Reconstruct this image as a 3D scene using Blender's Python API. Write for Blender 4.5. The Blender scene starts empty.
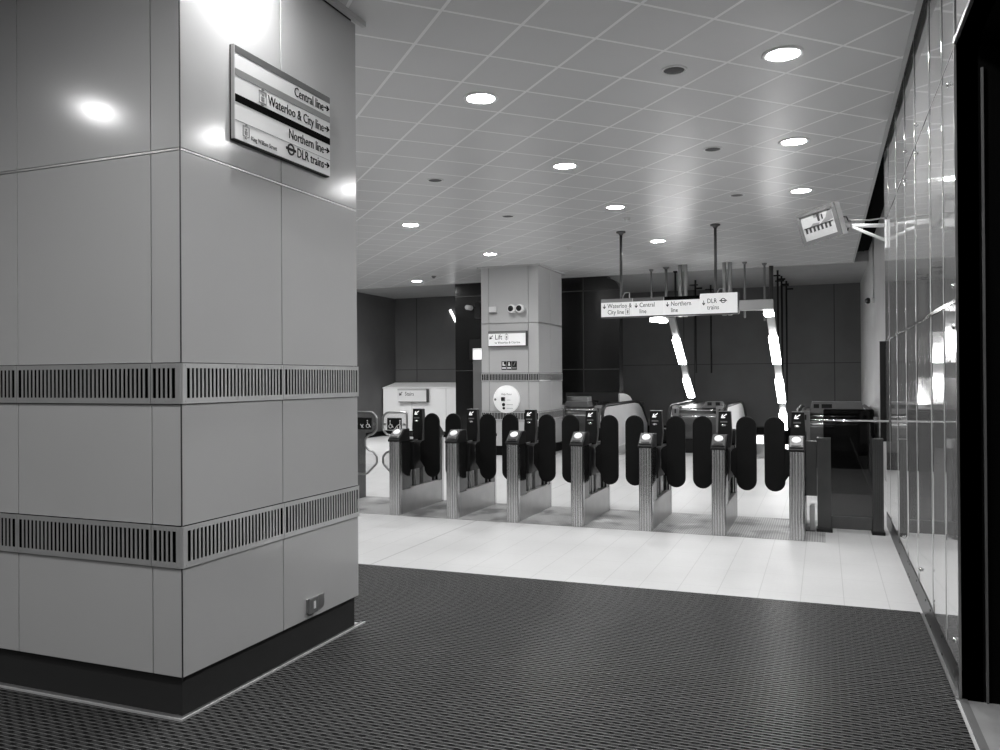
import bpy, bmesh, math, random
from mathutils import Vector, Matrix
random.seed(7)
S = bpy.context.scene
COL = S.collection
PI = math.pi

# ------------------------------------------------------------------ materials
def nn(nt, t, x=0, y=0, **k):
    n = nt.nodes.new(t); n.location = (x, y)
    for a, b in k.items(): setattr(n, a, b)
    return n
MATS = {}
def mat(name, base, rough=.5, metal=0., var=.0, vscale=3., coat=0., emit=0., aniso=0., bump=0., bscale=60., spec=.5, stretch=None):
    m = bpy.data.materials.new(name); m.use_nodes = True
    nt = m.node_tree; b = nt.nodes['Principled BSDF']
    b.inputs['Base Color'].default_value = (base, base, base, 1)
    b.inputs['Roughness'].default_value = rough
    b.inputs['Metallic'].default_value = metal
    b.inputs['Specular IOR Level'].default_value = spec
    if coat:
        b.inputs['Coat Weight'].default_value = coat; b.inputs['Coat Roughness'].default_value = .03
    if emit:
        b.inputs['Emission Color'].default_value = (1, 1, 1, 1); b.inputs['Emission Strength'].default_value = emit
    if var or bump:
        tc = nn(nt, 'ShaderNodeTexCoord', -900, 0); mp = nn(nt, 'ShaderNodeMapping', -700, 0)
        if stretch: mp.inputs['Scale'].default_value = stretch
        nt.links.new(tc.outputs['Object'], mp.inputs['Vector'])
    if var:
        no = nn(nt, 'ShaderNodeTexNoise', -500, 0); no.inputs['Scale'].default_value = vscale; no.inputs['Detail'].default_value = 4
        mr = nn(nt, 'ShaderNodeMapRange', -300, 0)
        mr.inputs['From Min'].default_value = .3; mr.inputs['From Max'].default_value = .7
        mr.inputs['To Min'].default_value = base*(1-var); mr.inputs['To Max'].default_value = base*(1+var)
        nt.links.new(mp.outputs[0], no.inputs['Vector']); nt.links.new(no.outputs['Fac'], mr.inputs['Value'])
        nt.links.new(mr.outputs[0], b.inputs['Base Color'])
    if bump:
        n2 = nn(nt, 'ShaderNodeTexNoise', -500, -300); n2.inputs['Scale'].default_value = bscale
        bp = nn(nt, 'ShaderNodeBump', -300, -300); bp.inputs['Strength'].default_value = bump; bp.inputs['Distance'].default_value = .002
        nt.links.new(mp.outputs[0], n2.inputs['Vector']); nt.links.new(n2.outputs['Fac'], bp.inputs['Height'])
        nt.links.new(bp.outputs[0], b.inputs['Normal'])
    MATS[name] = m
    return m

mat('panel_enamel', .51, .15, var=.02, vscale=1.2, spec=.6)
mat('panel_core', .02, .8)
mat('plinth_black', .003, .65, spec=.15, var=.15, vscale=4)
mat('steel', .60, .24, 1.)
mat('steel_plain', .42, .32, .9, var=.06, vscale=6)
mat('steel_dark', .11, .38, .9, var=.1, vscale=5)
mat('chrome', .8, .12, 1.)
mat('vent_steel', .66, .30, .55, var=.08, vscale=5)
mat('sign_white', .80, .25, var=.01)
mat('sign_glow', .80, .3, emit=.22)  # weak even glow lifts the white of hanging sign, Lift sign and help point
mat('sign_grey', .11, .3)
mat('sign_midgrey', .24, .3)
mat('sign_palegrey', .46, .35)
mat('black', .006, .5, spec=.3)
mat('black_gloss', .010, .12, spec=.6)
mat('paddle_black', .004, .6, spec=.2)
mat('rubber', .012, .5)
mat('head_grey', .15, .35, var=.04)
mat('reader_white', .85, .3, emit=.10)
mat('screen_white', .85, .4, emit=.55)
mat('far_wall', .105, .6, var=.10, vscale=1.5)
mat('far_joint', .03, .8)
mat('recess_wall', .42, .6, var=.05, vscale=2)
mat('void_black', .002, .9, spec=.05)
mat('black_stone', .006, .24, var=.3, vscale=30, spec=.5)
mat('black_stone_joint', .035, .5)
mat('stair_white', .90, .5, var=.015)
mat('wall_mirror', .50, .05, .0, var=.02, vscale=1.5, spec=.9, coat=1.0)
mat('kick_grey', .02, .33, 0., spec=.4)
mat('edge_grey', .11, .5, var=.1)
mat('plain_ceiling', .30, .8, var=.05)
mat('ceiling_trim', .50, .45)
mat('lamp', .9, .3, emit=150.)
mat('tube', .9, .3, emit=20.)
mat('bulkhead', .9, .3, emit=3.)
mat('dim_lamp', .25, .3, emit=.10)
mat('plate_grey', .055, .4)
mat('ink', .002, .9, spec=.05)
mat('tube_housing', .45, .4, .6)
mat('escalator_white', .78, .35, var=.03, vscale=2)
mat('speaker_dark', .09, .7, bump=.3, bscale=500)
mat('conduit', .22, .4, .5)
mat('tinted_leaf_plate', .006, .2)
mat('monitor_case', .62, .4)
mat('monitor_frame', .10, .4)
mat('pic_light', .34, .4, emit=.03)
mat('pic_mid', .16, .4)
mat('pic_dark', .02, .4)
mat('white_paint', .75, .4)

def glass(name, tint, gloss_rough=.02):
    m = bpy.data.materials.new(name); m.use_nodes = True; nt = m.node_tree
    nt.nodes.remove(nt.nodes['Principled BSDF']); out = nt.nodes['Material Output']
    tr = nn(nt, 'ShaderNodeBsdfTransparent'); tr.inputs[0].default_value = (tint, tint, tint, 1)
    gl = nn(nt, 'ShaderNodeBsdfGlossy'); gl.inputs['Roughness'].default_value = gloss_rough
    fr = nn(nt, 'ShaderNodeFresnel'); fr.inputs[0].default_value = 1.45
    mx = nn(nt, 'ShaderNodeMixShader')
    nt.links.new(fr.outputs[0], mx.inputs[0]); nt.links.new(tr.outputs[0], mx.inputs[1]); nt.links.new(gl.outputs[0], mx.inputs[2])
    nt.links.new(mx.outputs[0], out.inputs[0]); MATS[name] = m
glass('glass_tinted', .27)
glass('glass_clear', .94)

def coords(nt):
    tc = nn(nt, 'ShaderNodeTexCoord', -1600, 0); return tc.outputs['Object']
def math_(nt, op, a, b=None, c=None):
    n = nn(nt, 'ShaderNodeMath', operation=op)
    for i, v in enumerate((a, b, c)):
        if v is None: continue
        if isinstance(v, (int, float)): n.inputs[i].default_value = v
        else: nt.links.new(v, n.inputs[i])
    return n.outputs[0]
def line_mask(nt, s, pitch, off, halfw):
    """1 near s = off + k*pitch"""
    u = math_(nt, 'DIVIDE', math_(nt, 'SUBTRACT', s, off), pitch)
    f = math_(nt, 'ABSOLUTE', math_(nt, 'SUBTRACT', u, math_(nt, 'ROUND', u)))
    return math_(nt, 'LESS_THAN', f, halfw/pitch)
def mixv(nt, fac, a, b):
    n = nn(nt, 'ShaderNodeMix', data_type='FLOAT')
    for i, v in ((0, fac), (2, a), (3, b)):
        if isinstance(v, (int, float)): n.inputs[i].default_value = v
        else: nt.links.new(v, n.inputs[i])
    return n.outputs[0]
def noise(nt, vec, scale, detail=3):
    n = nn(nt, 'ShaderNodeTexNoise'); n.inputs['Scale'].default_value = scale; n.inputs['Detail'].default_value = detail
    nt.links.new(vec, n.inputs['Vector']); return n.outputs['Fac']
def newmat(name):
    m = bpy.data.materials.new(name); m.use_nodes = True; MATS[name] = m
    return m.node_tree, m.node_tree.nodes['Principled BSDF']

# ceiling: metal pans laid at 45 degrees, pale joints
nt, b = newmat('ceiling_pans')
v = coords(nt); sx = nn(nt, 'ShaderNodeSeparateXYZ'); nt.links.new(v, sx.inputs[0])
r2 = 2**.5
a_ = math_(nt, 'DIVIDE', math_(nt, 'ADD', sx.outputs[0], sx.outputs[1]), r2)
b_ = math_(nt, 'DIVIDE', math_(nt, 'SUBTRACT', sx.outputs[1], sx.outputs[0]), r2)
m1 = math_(nt, 'MAXIMUM', line_mask(nt, a_, .5595, 1.719, .0115), line_mask(nt, b_, .5605, 4.315, .0115))
no = noise(nt, v, 1.2)
base = math_(nt, 'MULTIPLY_ADD', no, .05, .60)
c_ = mixv(nt, m1, base, .93)
nt.links.new(c_, b.inputs['Base Color'])
b.inputs['Roughness'].default_value = .31; b.inputs['Specular IOR Level'].default_value = .5

# pale tiled floor
nt, b = newmat('floor_tiles')
v = coords(nt); sx = nn(nt, 'ShaderNodeSeparateXYZ'); nt.links.new(v, sx.inputs[0])
m1 = line_mask(nt, sx.outputs[0], .29, .41, .003)
m2 = line_mask(nt, sx.outputs[1], .58, 6.4, .003)
mstrong = math_(nt, 'MULTIPLY', line_mask(nt, sx.outputs[0], 60.0, -3.655, .006), 1.)
mm = math_(nt, 'MAXIMUM', math_(nt, 'MULTIPLY', math_(nt, 'MAXIMUM', m1, math_(nt, 'MULTIPLY', m2, .6)), .38), math_(nt, 'MULTIPLY', mstrong, .7))
no = noise(nt, v, 1.1, 5); no2 = noise(nt, v, 40, 3)
base = math_(nt, 'MULTIPLY_ADD', no, .16, math_(nt, 'MULTIPLY_ADD', no2, .06, .405))
nt.links.new(mixv(nt, mm, base, .2), b.inputs['Base Color'])
b.inputs['Roughness'].default_value = .42; b.inputs['Specular IOR Level'].default_value = .45

# ribbed band under the gates, darker in random patches
nt, b = newmat('floor_ribbed')
v = coords(nt); sx = nn(nt, 'ShaderNodeSeparateXYZ'); nt.links.new(v, sx.inputs[0])
rib = line_mask(nt, sx.outputs[0], .024, 0, .006)
no = noise(nt, v, 2.3, 4)
st = nn(nt, 'ShaderNodeMapRange'); nt.links.new(no, st.inputs['Value']); st.inputs['From Min'].default_value = .5; st.inputs['From Max'].default_value = .62
st.inputs['To Min'].default_value = .42; st.inputs['To Max'].default_value = .20
c_ = math_(nt, 'MULTIPLY', st.outputs[0], mixv(nt, rib, 1., .62))
nt.links.new(c_, b.inputs['Base Color']); b.inputs['Roughness'].default_value = .5

# grey tiles in the recess
nt, b = newmat('floor_grey')
v = coords(nt); no = noise(nt, v, 3, 6)
nt.links.new(math_(nt, 'MULTIPLY_ADD', no, .25, .12), b.inputs['Base Color']); b.inputs['Roughness'].default_value = .5

# entrance matting: rods with dark pockets in a half-drop weave
nt, b = newmat('matting')
v = coords(nt)
sx = nn(nt, 'ShaderNodeSeparateXYZ'); nt.links.new(v, sx.inputs[0])
cx_ = math_(nt, 'COSINE', math_(nt, 'MULTIPLY', sx.outputs[0], 2*PI/.082))
cy_ = math_(nt, 'COSINE', math_(nt, 'MULTIPLY', sx.outputs[1], 2*PI/.056))
h_ = math_(nt, 'MULTIPLY', cx_, cy_)
pk = nn(nt, 'ShaderNodeMapRange', interpolation_type='SMOOTHSTEP'); nt.links.new(h_, pk.inputs['Value'])
pk.inputs['From Min'].default_value = .05; pk.inputs['From Max'].default_value = .42
rod = line_mask(nt, sx.outputs[1], .028, .014, .0026)
no = noise(nt, v, 2.0, 4); no2 = noise(nt, v, 150, 2)
pale = math_(nt, 'MULTIPLY_ADD', no, .02, math_(nt, 'MULTIPLY_ADD', no2, .025, .019))
c_ = mixv(nt, pk.outputs[0], pale, .007)
c_ = mixv(nt, rod, c_, math_(nt, 'MULTIPLY_ADD', no2, .10, .08))
nt.links.new(c_, b.inputs['Base Color'])
nt.links.new(mixv(nt, rod, .8, .28), b.inputs['Roughness'])
nt.links.new(mixv(nt, rod, .10, .9), b.inputs['Specular IOR Level'])
bp = nn(nt, 'ShaderNodeBump'); bp.inputs['Strength'].default_value = .8; bp.inputs['Distance'].default_value = .005
nt.links.new(math_(nt, 'COSINE', math_(nt, 'MULTIPLY', math_(nt, 'SUBTRACT', sx.outputs[1], .014), 2*PI/.028)), bp.inputs['Height']); nt.links.new(bp.outputs[0], b.inputs['Normal'])

# ------------------------------------------------------------------ mesh builder
class MB:
    def __init__(s): s.b = bmesh.new(); s.mi = 0
    def _face(s, vs, smooth=False):
        try: f = s.b.faces.new(vs)
        except ValueError: return None
        f.smooth = smooth; f.material_index = s.mi; return f
    def box(s, x0, x1, y0, y1, z0, z1):
        v = [s.b.verts.new((x, y, z)) for z in (z0, z1) for y in (y0, y1) for x in (x0, x1)]
        for q in ((0,2,3,1),(4,5,7,6),(0,1,5,4),(2,6,7,3),(0,4,6,2),(1,3,7,5)): s._face([v[i] for i in q])
        return s
    def prism(s, pts, axis, a0, a1, smooth=False):
        """pts: 2D outline; axis 'x': (y,z) 'y': (x,z) 'z': (x,y)"""
        def P(p, a): return {'x': (a, p[0], p[1]), 'y': (p[0], a, p[1]), 'z': (p[0], p[1], a)}[axis]
        A = [s.b.verts.new(P(p, a0)) for p in pts]; B = [s.b.verts.new(P(p, a1)) for p in pts]
        s._face(A); s._face(B[::-1]); n = len(pts)
        for i in range(n): s._face([A[i], B[i], B[(i+1) % n], A[(i+1) % n]], smooth)
        return s
    def lathe(s, prof, c, axis='z', n=24, cap=True):
        """prof: list of (radius, along) about axis through c"""
        c = Vector(c); rings = []
        for r, h in prof:
            ring = []
            for k in range(n):
                t = 2*PI*k/n; q = (r*math.cos(t), r*math.sin(t))
                p = {'z': (q[0], q[1], h), 'y': (q[0], h, q[1]), 'x': (h, q[0], q[1])}[axis]
                ring.append(s.b.verts.new(c + Vector(p)))
            rings.append(ring)
        for A, B in zip(rings, rings[1:]):
            for k in range(n): s._face([A[k], A[(k+1) % n], B[(k+1) % n], B[k]], True)
        if cap: s._face(rings[0][::-1]); s._face(rings[-1])
        return s
    def cyl(s, p0, p1, r, n=16): return s.tube([p0, p1], r, n)
    def tube(s, pts, r, n=10, closed=False):
        pts = [Vector(p) for p in pts]; N = len(pts); rings = []
        up = None
        for i, p in enumerate(pts):
            if closed: d = (pts[(i+1) % N]-pts[i-1]).normalized()
            else: d = (pts[min(i+1, N-1)]-pts[max(i-1, 0)]).normalized()
            if up is None:
                up = d.cross(Vector((0, 0, 1)))
                if up.length < 1e-3: up = d.cross(Vector((1, 0, 0)))
                up.normalize()
            up = (up - d*up.dot(d)).normalized(); w = d.cross(up)
            rings.append([s.b.verts.new(p + (up*math.cos(2*PI*k/n)+w*math.sin(2*PI*k/n))*r) for k in range(n)])
        prs = list(zip(rings, rings[1:])) + ([(rings[-1], rings[0])] if closed else [])
        for A, B in prs:
            for k in range(n): s._face([A[k], A[(k+1) % n], B[(k+1) % n], B[k]], True)
        if not closed: s._face(rings[0][::-1]); s._face(rings[-1])
        return s
    def xf(s, M):
        bmesh.ops.transform(s.b, matrix=M, verts=s.b.verts); return s

def root_of(o):
    while o.parent: o = o.parent
    return o
def obj(name, mb, m, parent=None, bev=0., label=None):
    bm = mb.b
    bmesh.ops.recalc_face_normals(bm, faces=bm.faces)
    me = bpy.data.meshes.new(name)
    o = bpy.data.objects.new(name, me)
    if parent: off = root_of(parent).location.copy()
    else:
        xs = [v.co for v in bm.verts]
        off = Vector(((min(p.x for p in xs)+max(p.x for p in xs))/2, (min(p.y for p in xs)+max(p.y for p in xs))/2, min(p.z for p in xs)))
        o.location = off
    bmesh.ops.translate(bm, verts=bm.verts, vec=-off)
    bm.to_mesh(me); bm.free()
    for q in (m if isinstance(m, (list, tuple)) else [m]): me.materials.append(MATS[q])
    COL.objects.link(o)
    if parent: o.parent = parent
    if bev:
        md = o.modifiers.new('bevel', 'BEVEL'); md.width = bev; md.segments = 2; md.limit_method = 'ANGLE'; md.harden_normals = False
    if label: o['label'] = label
    return o
def tag(o, label, cat, group=None, kind=None):
    if label: o['label'] = label
    if cat: o['category'] = cat
    if group: o['group'] = group
    if kind: o['kind'] = kind
    return o
def thing(name, label, cat, loc=(0, 0, 0), group=None):
    o = bpy.data.objects.new(name, None); COL.objects.link(o); o.location = loc; o.empty_display_size = .1
    return tag(o, label, cat, group)
def struct(name, mb, m, bev=0.):
    # world-coordinate mesh so that the procedural patterns keep their registration
    bm = mb.b; bmesh.ops.recalc_face_normals(bm, faces=bm.faces)
    me = bpy.data.meshes.new(name); bm.to_mesh(me); bm.free()
    for q in (m if isinstance(m, (list, tuple)) else [m]): me.materials.append(MATS[q])
    o = bpy.data.objects.new(name, me); COL.objects.link(o); o['kind'] = 'structure'
    if bev:
        md = o.modifiers.new('bevel', 'BEVEL'); md.width = bev; md.segments = 2; md.limit_method = 'ANGLE'
    return o
def copy_tree(o, parent=None):
    c = o.copy(); COL.objects.link(c)
    if parent: c.parent = parent
    for ch in o.children: copy_tree(ch, c)
    return c

def text_bm(mb, body, size, origin, face, align='LEFT', ext=.0015, squeeze=1.):
    """adds lettering to mb. face '-y': seen from -Y; '+x': seen from +X"""
    cu = bpy.data.curves.new('t', 'FONT'); cu.body = body; cu.size = size; cu.align_x = align; cu.extrude = ext; cu.resolution_u = 2
    cu.space_line = .95
    to = bpy.data.objects.new('t', cu); COL.objects.link(to)
    dg = bpy.context.evaluated_depsgraph_get(); dg.update()
    me = bpy.data.meshes.new_from_object(to.evaluated_get(dg))
    R = Matrix.Rotation(PI/2, 4, 'X') if face == '-y' else Matrix.Rotation(PI/2, 4, 'Z') @ Matrix.Rotation(PI/2, 4, 'X')
    me.transform(Matrix.Translation(Vector(origin)) @ R @ Matrix.Diagonal((squeeze, 1, 1, 1)))
    n0 = len(mb.b.faces); mb.b.from_mesh(me); mb.b.faces.ensure_lookup_table()
    for f in mb.b.faces[n0:]: f.material_index = mb.mi
    bpy.data.objects.remove(to); bpy.data.meshes.remove(me); bpy.data.curves.remove(cu)
    return mb
def flat(face, o, pts):
    """2-D points (right, up) on a sign face at origin o -> args for prism"""
    if face == '-y': return [(o[0]+p[0], o[2]+p[1]) for p in pts], 'y', o[1]-.002, o[1]+.001
    return [(o[1]+p[0], o[2]+p[1]) for p in pts], 'x', o[0]-.001, o[0]+.002
def arrow_pts(L, ang=0.):
    w = L*.13
    p = [(-L/2, -w/2), (L*.12, -w/2), (-L*.10, -L*.30), (L*.10, -L*.30), (L*.5, 0), (L*.10, L*.30), (-L*.10, L*.30), (L*.12, w/2), (-L/2, w/2)]
    c, s = math.cos(ang), math.sin(ang)
    return [(x*c-y*s, x*s+y*c) for x, y in p]
def ring_pts(r, n=20): return [(r*math.cos(2*PI*k/n), r*math.sin(2*PI*k/n)) for k in range(n)]
def stadium(w, h, n=10):
    r = w/2; z = h/2-r
    return [(r*math.cos(t), z+r*math.sin(t)) for t in [PI*k/n for k in range(n+1)]] + [(r*math.cos(t), -z+r*math.sin(t)) for t in [PI+PI*k/n for k in range(n+1)]]
def rrect(x0, x1, z0, z1, r, n=5):
    out = []
    for cx, cz, a in ((x1-r, z1-r, 0), (x0+r, z1-r, PI/2), (x0+r, z0+r, PI), (x1-r, z0+r, 1.5*PI)):
        out += [(cx+r*math.cos(a+PI/2*k/n), cz+r*math.sin(a+PI/2*k/n)) for k in range(n+1)]
    return out

# ------------------------------------------------------------------ camera
F, YAW, PIT, ROL = 817.03, math.radians(21.6337), math.radians(.23774), math.radians(-.38222)
cam = bpy.data.cameras.new('camera'); co = bpy.data.objects.new('camera', cam); COL.objects.link(co)
cam.sensor_fit = 'HORIZONTAL'; cam.sensor_width = 36; cam.lens = 36*F/1000; cam.clip_start = .05; cam.clip_end = 200
f = Vector((-math.sin(YAW)*math.cos(PIT), math.cos(YAW)*math.cos(PIT), math.sin(PIT)))
r = f.cross(Vector((0, 0, 1))).normalized(); u = r.cross(f)
R_ = math.cos(ROL)*r + math.sin(ROL)*u; U_ = -math.sin(ROL)*r + math.cos(ROL)*u
M = Matrix((R_, U_, -f)).transposed().to_4x4(); M.translation = (0, 0, 1.6)
co.matrix_world = M; S.camera = co

HC = 3.93           # ceiling height
WX = .611           # right wall
# ------------------------------------------------------------------ setting
struct('floor', MB().box(-11.9, 2.6, -5, 20.3, -.1, 0).box(-11.9, -7.6, 20.3, 22.6, -.1, 0), 'floor_tiles')
struct('ceiling', MB().box(-11.9, .56, -5, 18.22, HC, HC+.2), 'ceiling_pans')
struct('ceiling_beyond', MB().box(-11.9, 1.1, 18.22, 22.6, HC+.005, HC+.2), 'plain_ceiling').name = 'ceiling'
struct('trim_1', MB().box(.556, .588, -5, 18.22, HC-.012, HC+.03).box(-11.9, .588, 18.2, 18.24, HC-.006, HC+.03), 'ceiling_trim')
# far walls with panel joints
struct('ceiling_slot', MB().box(.57, 1.0, 9.7, 18.2, 4.15, 4.2), 'void_black').name = 'ceiling'  # black cover stands in for the unlit void over the ceiling edge
b = MB().box(-8.2, 1.1, 22.3, 22.5, -3, HC+.3).box(-11.9, -8.0, 21.0, 22.4, -.2, HC+.3)
fw = struct('wall_far', b, 'far_wall')
b = MB().box(-8, .86, 22.294, 22.3, 1.93, 1.945).box(-11.6, -8, 20.994, 21, 1.86, 1.875)
for x in (-3.504, -3.226, -.98, -5.2, .25): b.box(x-.009, x+.009, 22.293, 22.3, -1, HC)
for x in (-10.9, -9.6): b.box(x-.008, x+.008, 20.993, 21, 0, HC)
b.box(-8, .86, 22.292, 22.3, .285, .30)
obj('panel_joints', b, 'far_joint', fw)
b = MB().box(-8.0, .86, 22.27, 22.3, -.6, .28); obj('dado_band', b, 'plinth_black', fw)
wl = struct('wall_left', MB().box(-11.8, -11.6, -5, 21, 0, HC+.2), 'far_wall')
struct('baseboard_left', MB().box(-11.6, -11.57, 9, 21, 0, .14).box(-11.6, -8, 20.97, 21, 0, .14), 'plinth_black')
struct('wall_rear', MB().box(-11.9, 2.7, -5.2, -5, 0, HC+.2), 'far_wall')
struct('wall_shaft', MB().box(.86, 1.0, 9.9, 22.4, -1, 4.4), 'recess_wall').name = 'wall_right'
# black recess in the right wall, next to the camera
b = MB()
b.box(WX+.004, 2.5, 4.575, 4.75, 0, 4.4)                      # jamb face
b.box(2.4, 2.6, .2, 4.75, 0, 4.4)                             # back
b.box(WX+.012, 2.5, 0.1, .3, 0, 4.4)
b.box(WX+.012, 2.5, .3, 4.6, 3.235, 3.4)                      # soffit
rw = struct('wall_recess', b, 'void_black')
obj('guide_strip', MB().box(.722, .732, 4.560, 4.575, 0, 3.1), 'edge_grey', rw)
struct('floor_recess', MB().box(WX+.03, 2.45, .3, 4.575, -.02, .004), 'floor_grey').name = 'floor'
struct('trim_2', MB().box(WX-.005, WX+.03, .3, 4.575, 0, .010), 'edge_grey')

# right wall: glossy enamel panels on a backing
ys = [9.6, 9.03, 8.08, 7.23, 6.47, 5.60, 5.03, 4.575]
b = MB().box(WX+.012, WX+.10, 4.575, 9.6, 0, 4.2).box(WX+.012, WX+.10, -5, 4.575, 3.235, 4.2).box(WX+.012, WX+.1, -5, .3, 0, 3.235)
wr = struct('wall_right', b, 'panel_core')
def bowed(mb, y0, y1, z0, z1, sag, n=12):
    c = []; L = y1-y0
    for k in range(n+1):
        t = k/n; y = y0+L*t; x = WX + sag*(1-(2*t-1)**2)
        c.append((mb.b.verts.new((x, y, z0)), mb.b.verts.new((x, y, z1))))
    e = [(mb.b.verts.new((WX+.012, y, z0)), mb.b.verts.new((WX+.012, y, z1))) for y in (y0, y1)]
    for A, B in zip(c, c[1:]): mb._face([A[0], B[0], B[1], A[1]], True)
    mb.mi = 1
    mb._face([c[0][0], c[0][1], e[0][1], e[0][0]]); mb._face([c[-1][0], c[-1][1], e[1][1], e[1][0]])
    return mb
SAG = .0014
for hi, lo in zip(ys, ys[1:]):
    for z0, z1 in ((.158, 1.962), (1.985, 3.222), (3.238, 4.10)):
        s = SAG*random.uniform(.7, 1.3)*((hi-lo)/.8)**2
        obj('panel', bowed(MB(), lo+.0009, hi-.0009, z0, z1, s), ['wall_mirror', 'conduit'], wr)
for y0, y1 in ((3.7, 4.57), (2.4, 3.69), (1.0, 2.39), (-1, .99)):
    obj('panel', bowed(MB(), y0, y1, 3.26, 4.10, .0005), ['wall_mirror', 'conduit'], wr)
obj('joint_trim', MB().box(WX-.003, WX+.012, 4.575, 9.6, 1.964, 1.983).box(WX-.002, WX+.012, 4.575, 9.6, 3.224, 3.236), 'chrome', wr)
obj('edge_trim', MB().box(WX-.005, WX+.006, 4.568, 4.578, .0, 3.235).box(WX-.006, WX+.010, .3, 4.578, 3.235, 3.256), 'steel_plain', wr)
obj('edge_strip', MB().box(.555, WX+.1, 9.6, 9.66, .9, 1.97), 'black', wr)
obj('end_cap', MB().box(WX, WX+.1, 9.6, 9.612, 0, 4.2), 'white_paint', wr)
for y, z in ((4.768, 3.10), (4.628, 2.046), (4.64, 1.842), (6.379, 3.352), (6.395, 3.16), (7.232, 3.158), (7.212, 3.376), (6.309, .263), (4.701, .259), (7.6, .25)):
    obj('stud', MB().lathe([(.014, WX+.002), (.014, WX-.008), (.009, WX-.014), (.003, WX-.016)], (0, y, z), 'x', 12), 'chrome', wr)
kb = MB().box(WX-.004, WX+.03, 4.575, 9.6, 0, .155)
bb = struct('baseboard_right', kb, 'kick_grey')
kb = MB()
for y in (5.2, 5.75, 6.0, 6.55, 7.1, 7.2, 8.0):
    for z in (.03, .13): kb.lathe([(.008, WX-.003), (.008, WX-.007)], (0, y, z), 'x', 8)
obj('fixings', kb, 'black', bb)
struct('trim_3', MB().box(WX-.022, WX-.004, 4.58, 6.12, 0, .012), 'steel_plain')

# entrance matting and ribbed band
pts = [(WX-.024, -4.9), (WX-.024, 6.15), (-9, 6.05), (-9, 4.66), (-2.792, 4.66), (-2.792, 2.992), (-9, 2.992), (-9, -4.9)]
b = MB().prism([p for p in pts], 'z', .0, .010)
o = struct('trim_4', b, 'matting'); o.name = 'entrance_matting'; del o['kind']
tag(o, 'dark woven entrance matting covering the near half of the floor', 'mat')
struct('trim_5', MB().box(-6.0, .0, 8.47, 9.72, 0, .003), 'floor_ribbed')
for k, (x0, x1, nm) in enumerate(((-4.42, -3.13, 'grey ribbed landing plate between the left and middle escalator ends'), (-1.86, -.5, 'grey ribbed landing plate between the middle and right escalator ends'))):
    b = MB().box(x0, x1, 16.7, 20.28, 0, .008)
    tag(obj('landing_plate', b, 'steel_plain'), nm, 'floor plate', 'escalator landing plates')

# ------------------------------------------------------------------ big pillar
PX, PY0, PY1 = -2.808, 3.016, 4.575
t = thing('clad_pillar', 'large grey enamel-clad pillar in the left foreground with two slotted vent bands', 'pillar', (-4.4, 3.8, 0))
LX = -6.2
obj('core', MB().box(LX+.05, PX-.02, PY0+.02, PY1-.02, .0, HC), 'panel_core', t)
zs = [(.204, .714), (.916, 1.487), (1.685, 2.684), (2.700, 3.90)]
ysr = [PY0, 3.788, PY1]; xsl = [PX, -2.987, -3.885, -4.783, -5.68, LX]
g = .003
for z0, z1 in zs:
    for i, (y0, y1) in enumerate(zip(ysr, ysr[1:])):
        obj('panel', MB().box(PX-.019, PX, y0+(g if i else .004), y1-g if i == 0 else y1, z0, z1), 'panel_enamel', t, .0015)
    for i, (x1, x0) in enumerate(zip(xsl, xsl[1:])):
        obj('panel', MB().box(x0+g, x1-(g if i else .004), PY0, PY0+.019, z0, z1), 'panel_enamel', t, .0015)
obj('back_panel', MB().box(LX+.02, PX-.02, PY1-.019, PY1, .2, 3.9), 'panel_enamel', t)
obj('corner_bead', MB().box(PX-.004, PX+.001, PY0-.001, PY0+.004, .2, .716).box(PX-.004, PX+.001, PY0-.001, PY0+.004, .914, 1.487).box(PX-.004, PX+.001, PY0-.001, PY0+.004, 1.684, 3.9), 'steel_dark', t)
obj('joint_bead', MB().box(LX, PX-.001, PY0+.0005, PY0+.012, 2.688, 2.697).box(PX-.012, PX-.0005, PY0, PY1, 2.688, 2.697), 'vent_steel', t)
obj('plinth', MB().box(LX+.05, PX-.025, PY0+.025, PY1-.02, 0, .204), 'plinth_black', t)
obj('floor_angle', MB().box(LX, PX+.006, PY0-.014, PY0+.024, 0, .016).box(PX-.026, PX+.006, PY0+.024, PY1+.06, 0, .016), 'edge_grey', t)
obj('floor_edge', MB().box(LX, PX+.014, PY0-.022, PY0-.014, 0, .020).box(PX+.006, PX+.014, PY0-.014, PY1+.06, 0, .020), 'ceiling_trim', t)
def grille_plate(x0, x1, z0, z1, along, fixed, out, pitch=.0275, end0=.012, end1=.012):
    """slotted plate between two positions along 'x' or 'y', fixed coordinate plane, out = outward sign"""
    mb = MB(); t0, t1 = fixed+out*.006, fixed+out*.009
    def B(a0, a1, c0, c1, d0=t0, d1=t1):
        lo, hi = min(d0, d1), max(d0, d1)
        if along == 'x': mb.box(a0, a1, lo, hi, c0, c1)
        else: mb.box(lo, hi, a0, a1, c0, c1)
    rail_t, rail_b = .023, .027
    B(x0+end0, x1-end1, z1-rail_t, z1); B(x0+end0, x1-end1, z0, z0+rail_b)
    B(x0, x0+end0, z0, z1); B(x1-end1, x1, z0, z1)
    n = max(1, int(round((x1-x0-end0-end1)/pitch))); p = (x1-x0-end0-end1)/n
    for k in range(1, n): B(x0+end0+k*p-.006, x0+end0+k*p+.006, z0+rail_b, z1-rail_t)
    for xx in (x0+.02, (x0+x1)/2, x1-.02):
        for zz in (z0+.012, z1-.011): B(xx-.004, xx+.004, zz-.004, zz+.004, t1, t1+out*.002)
    return mb
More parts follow.
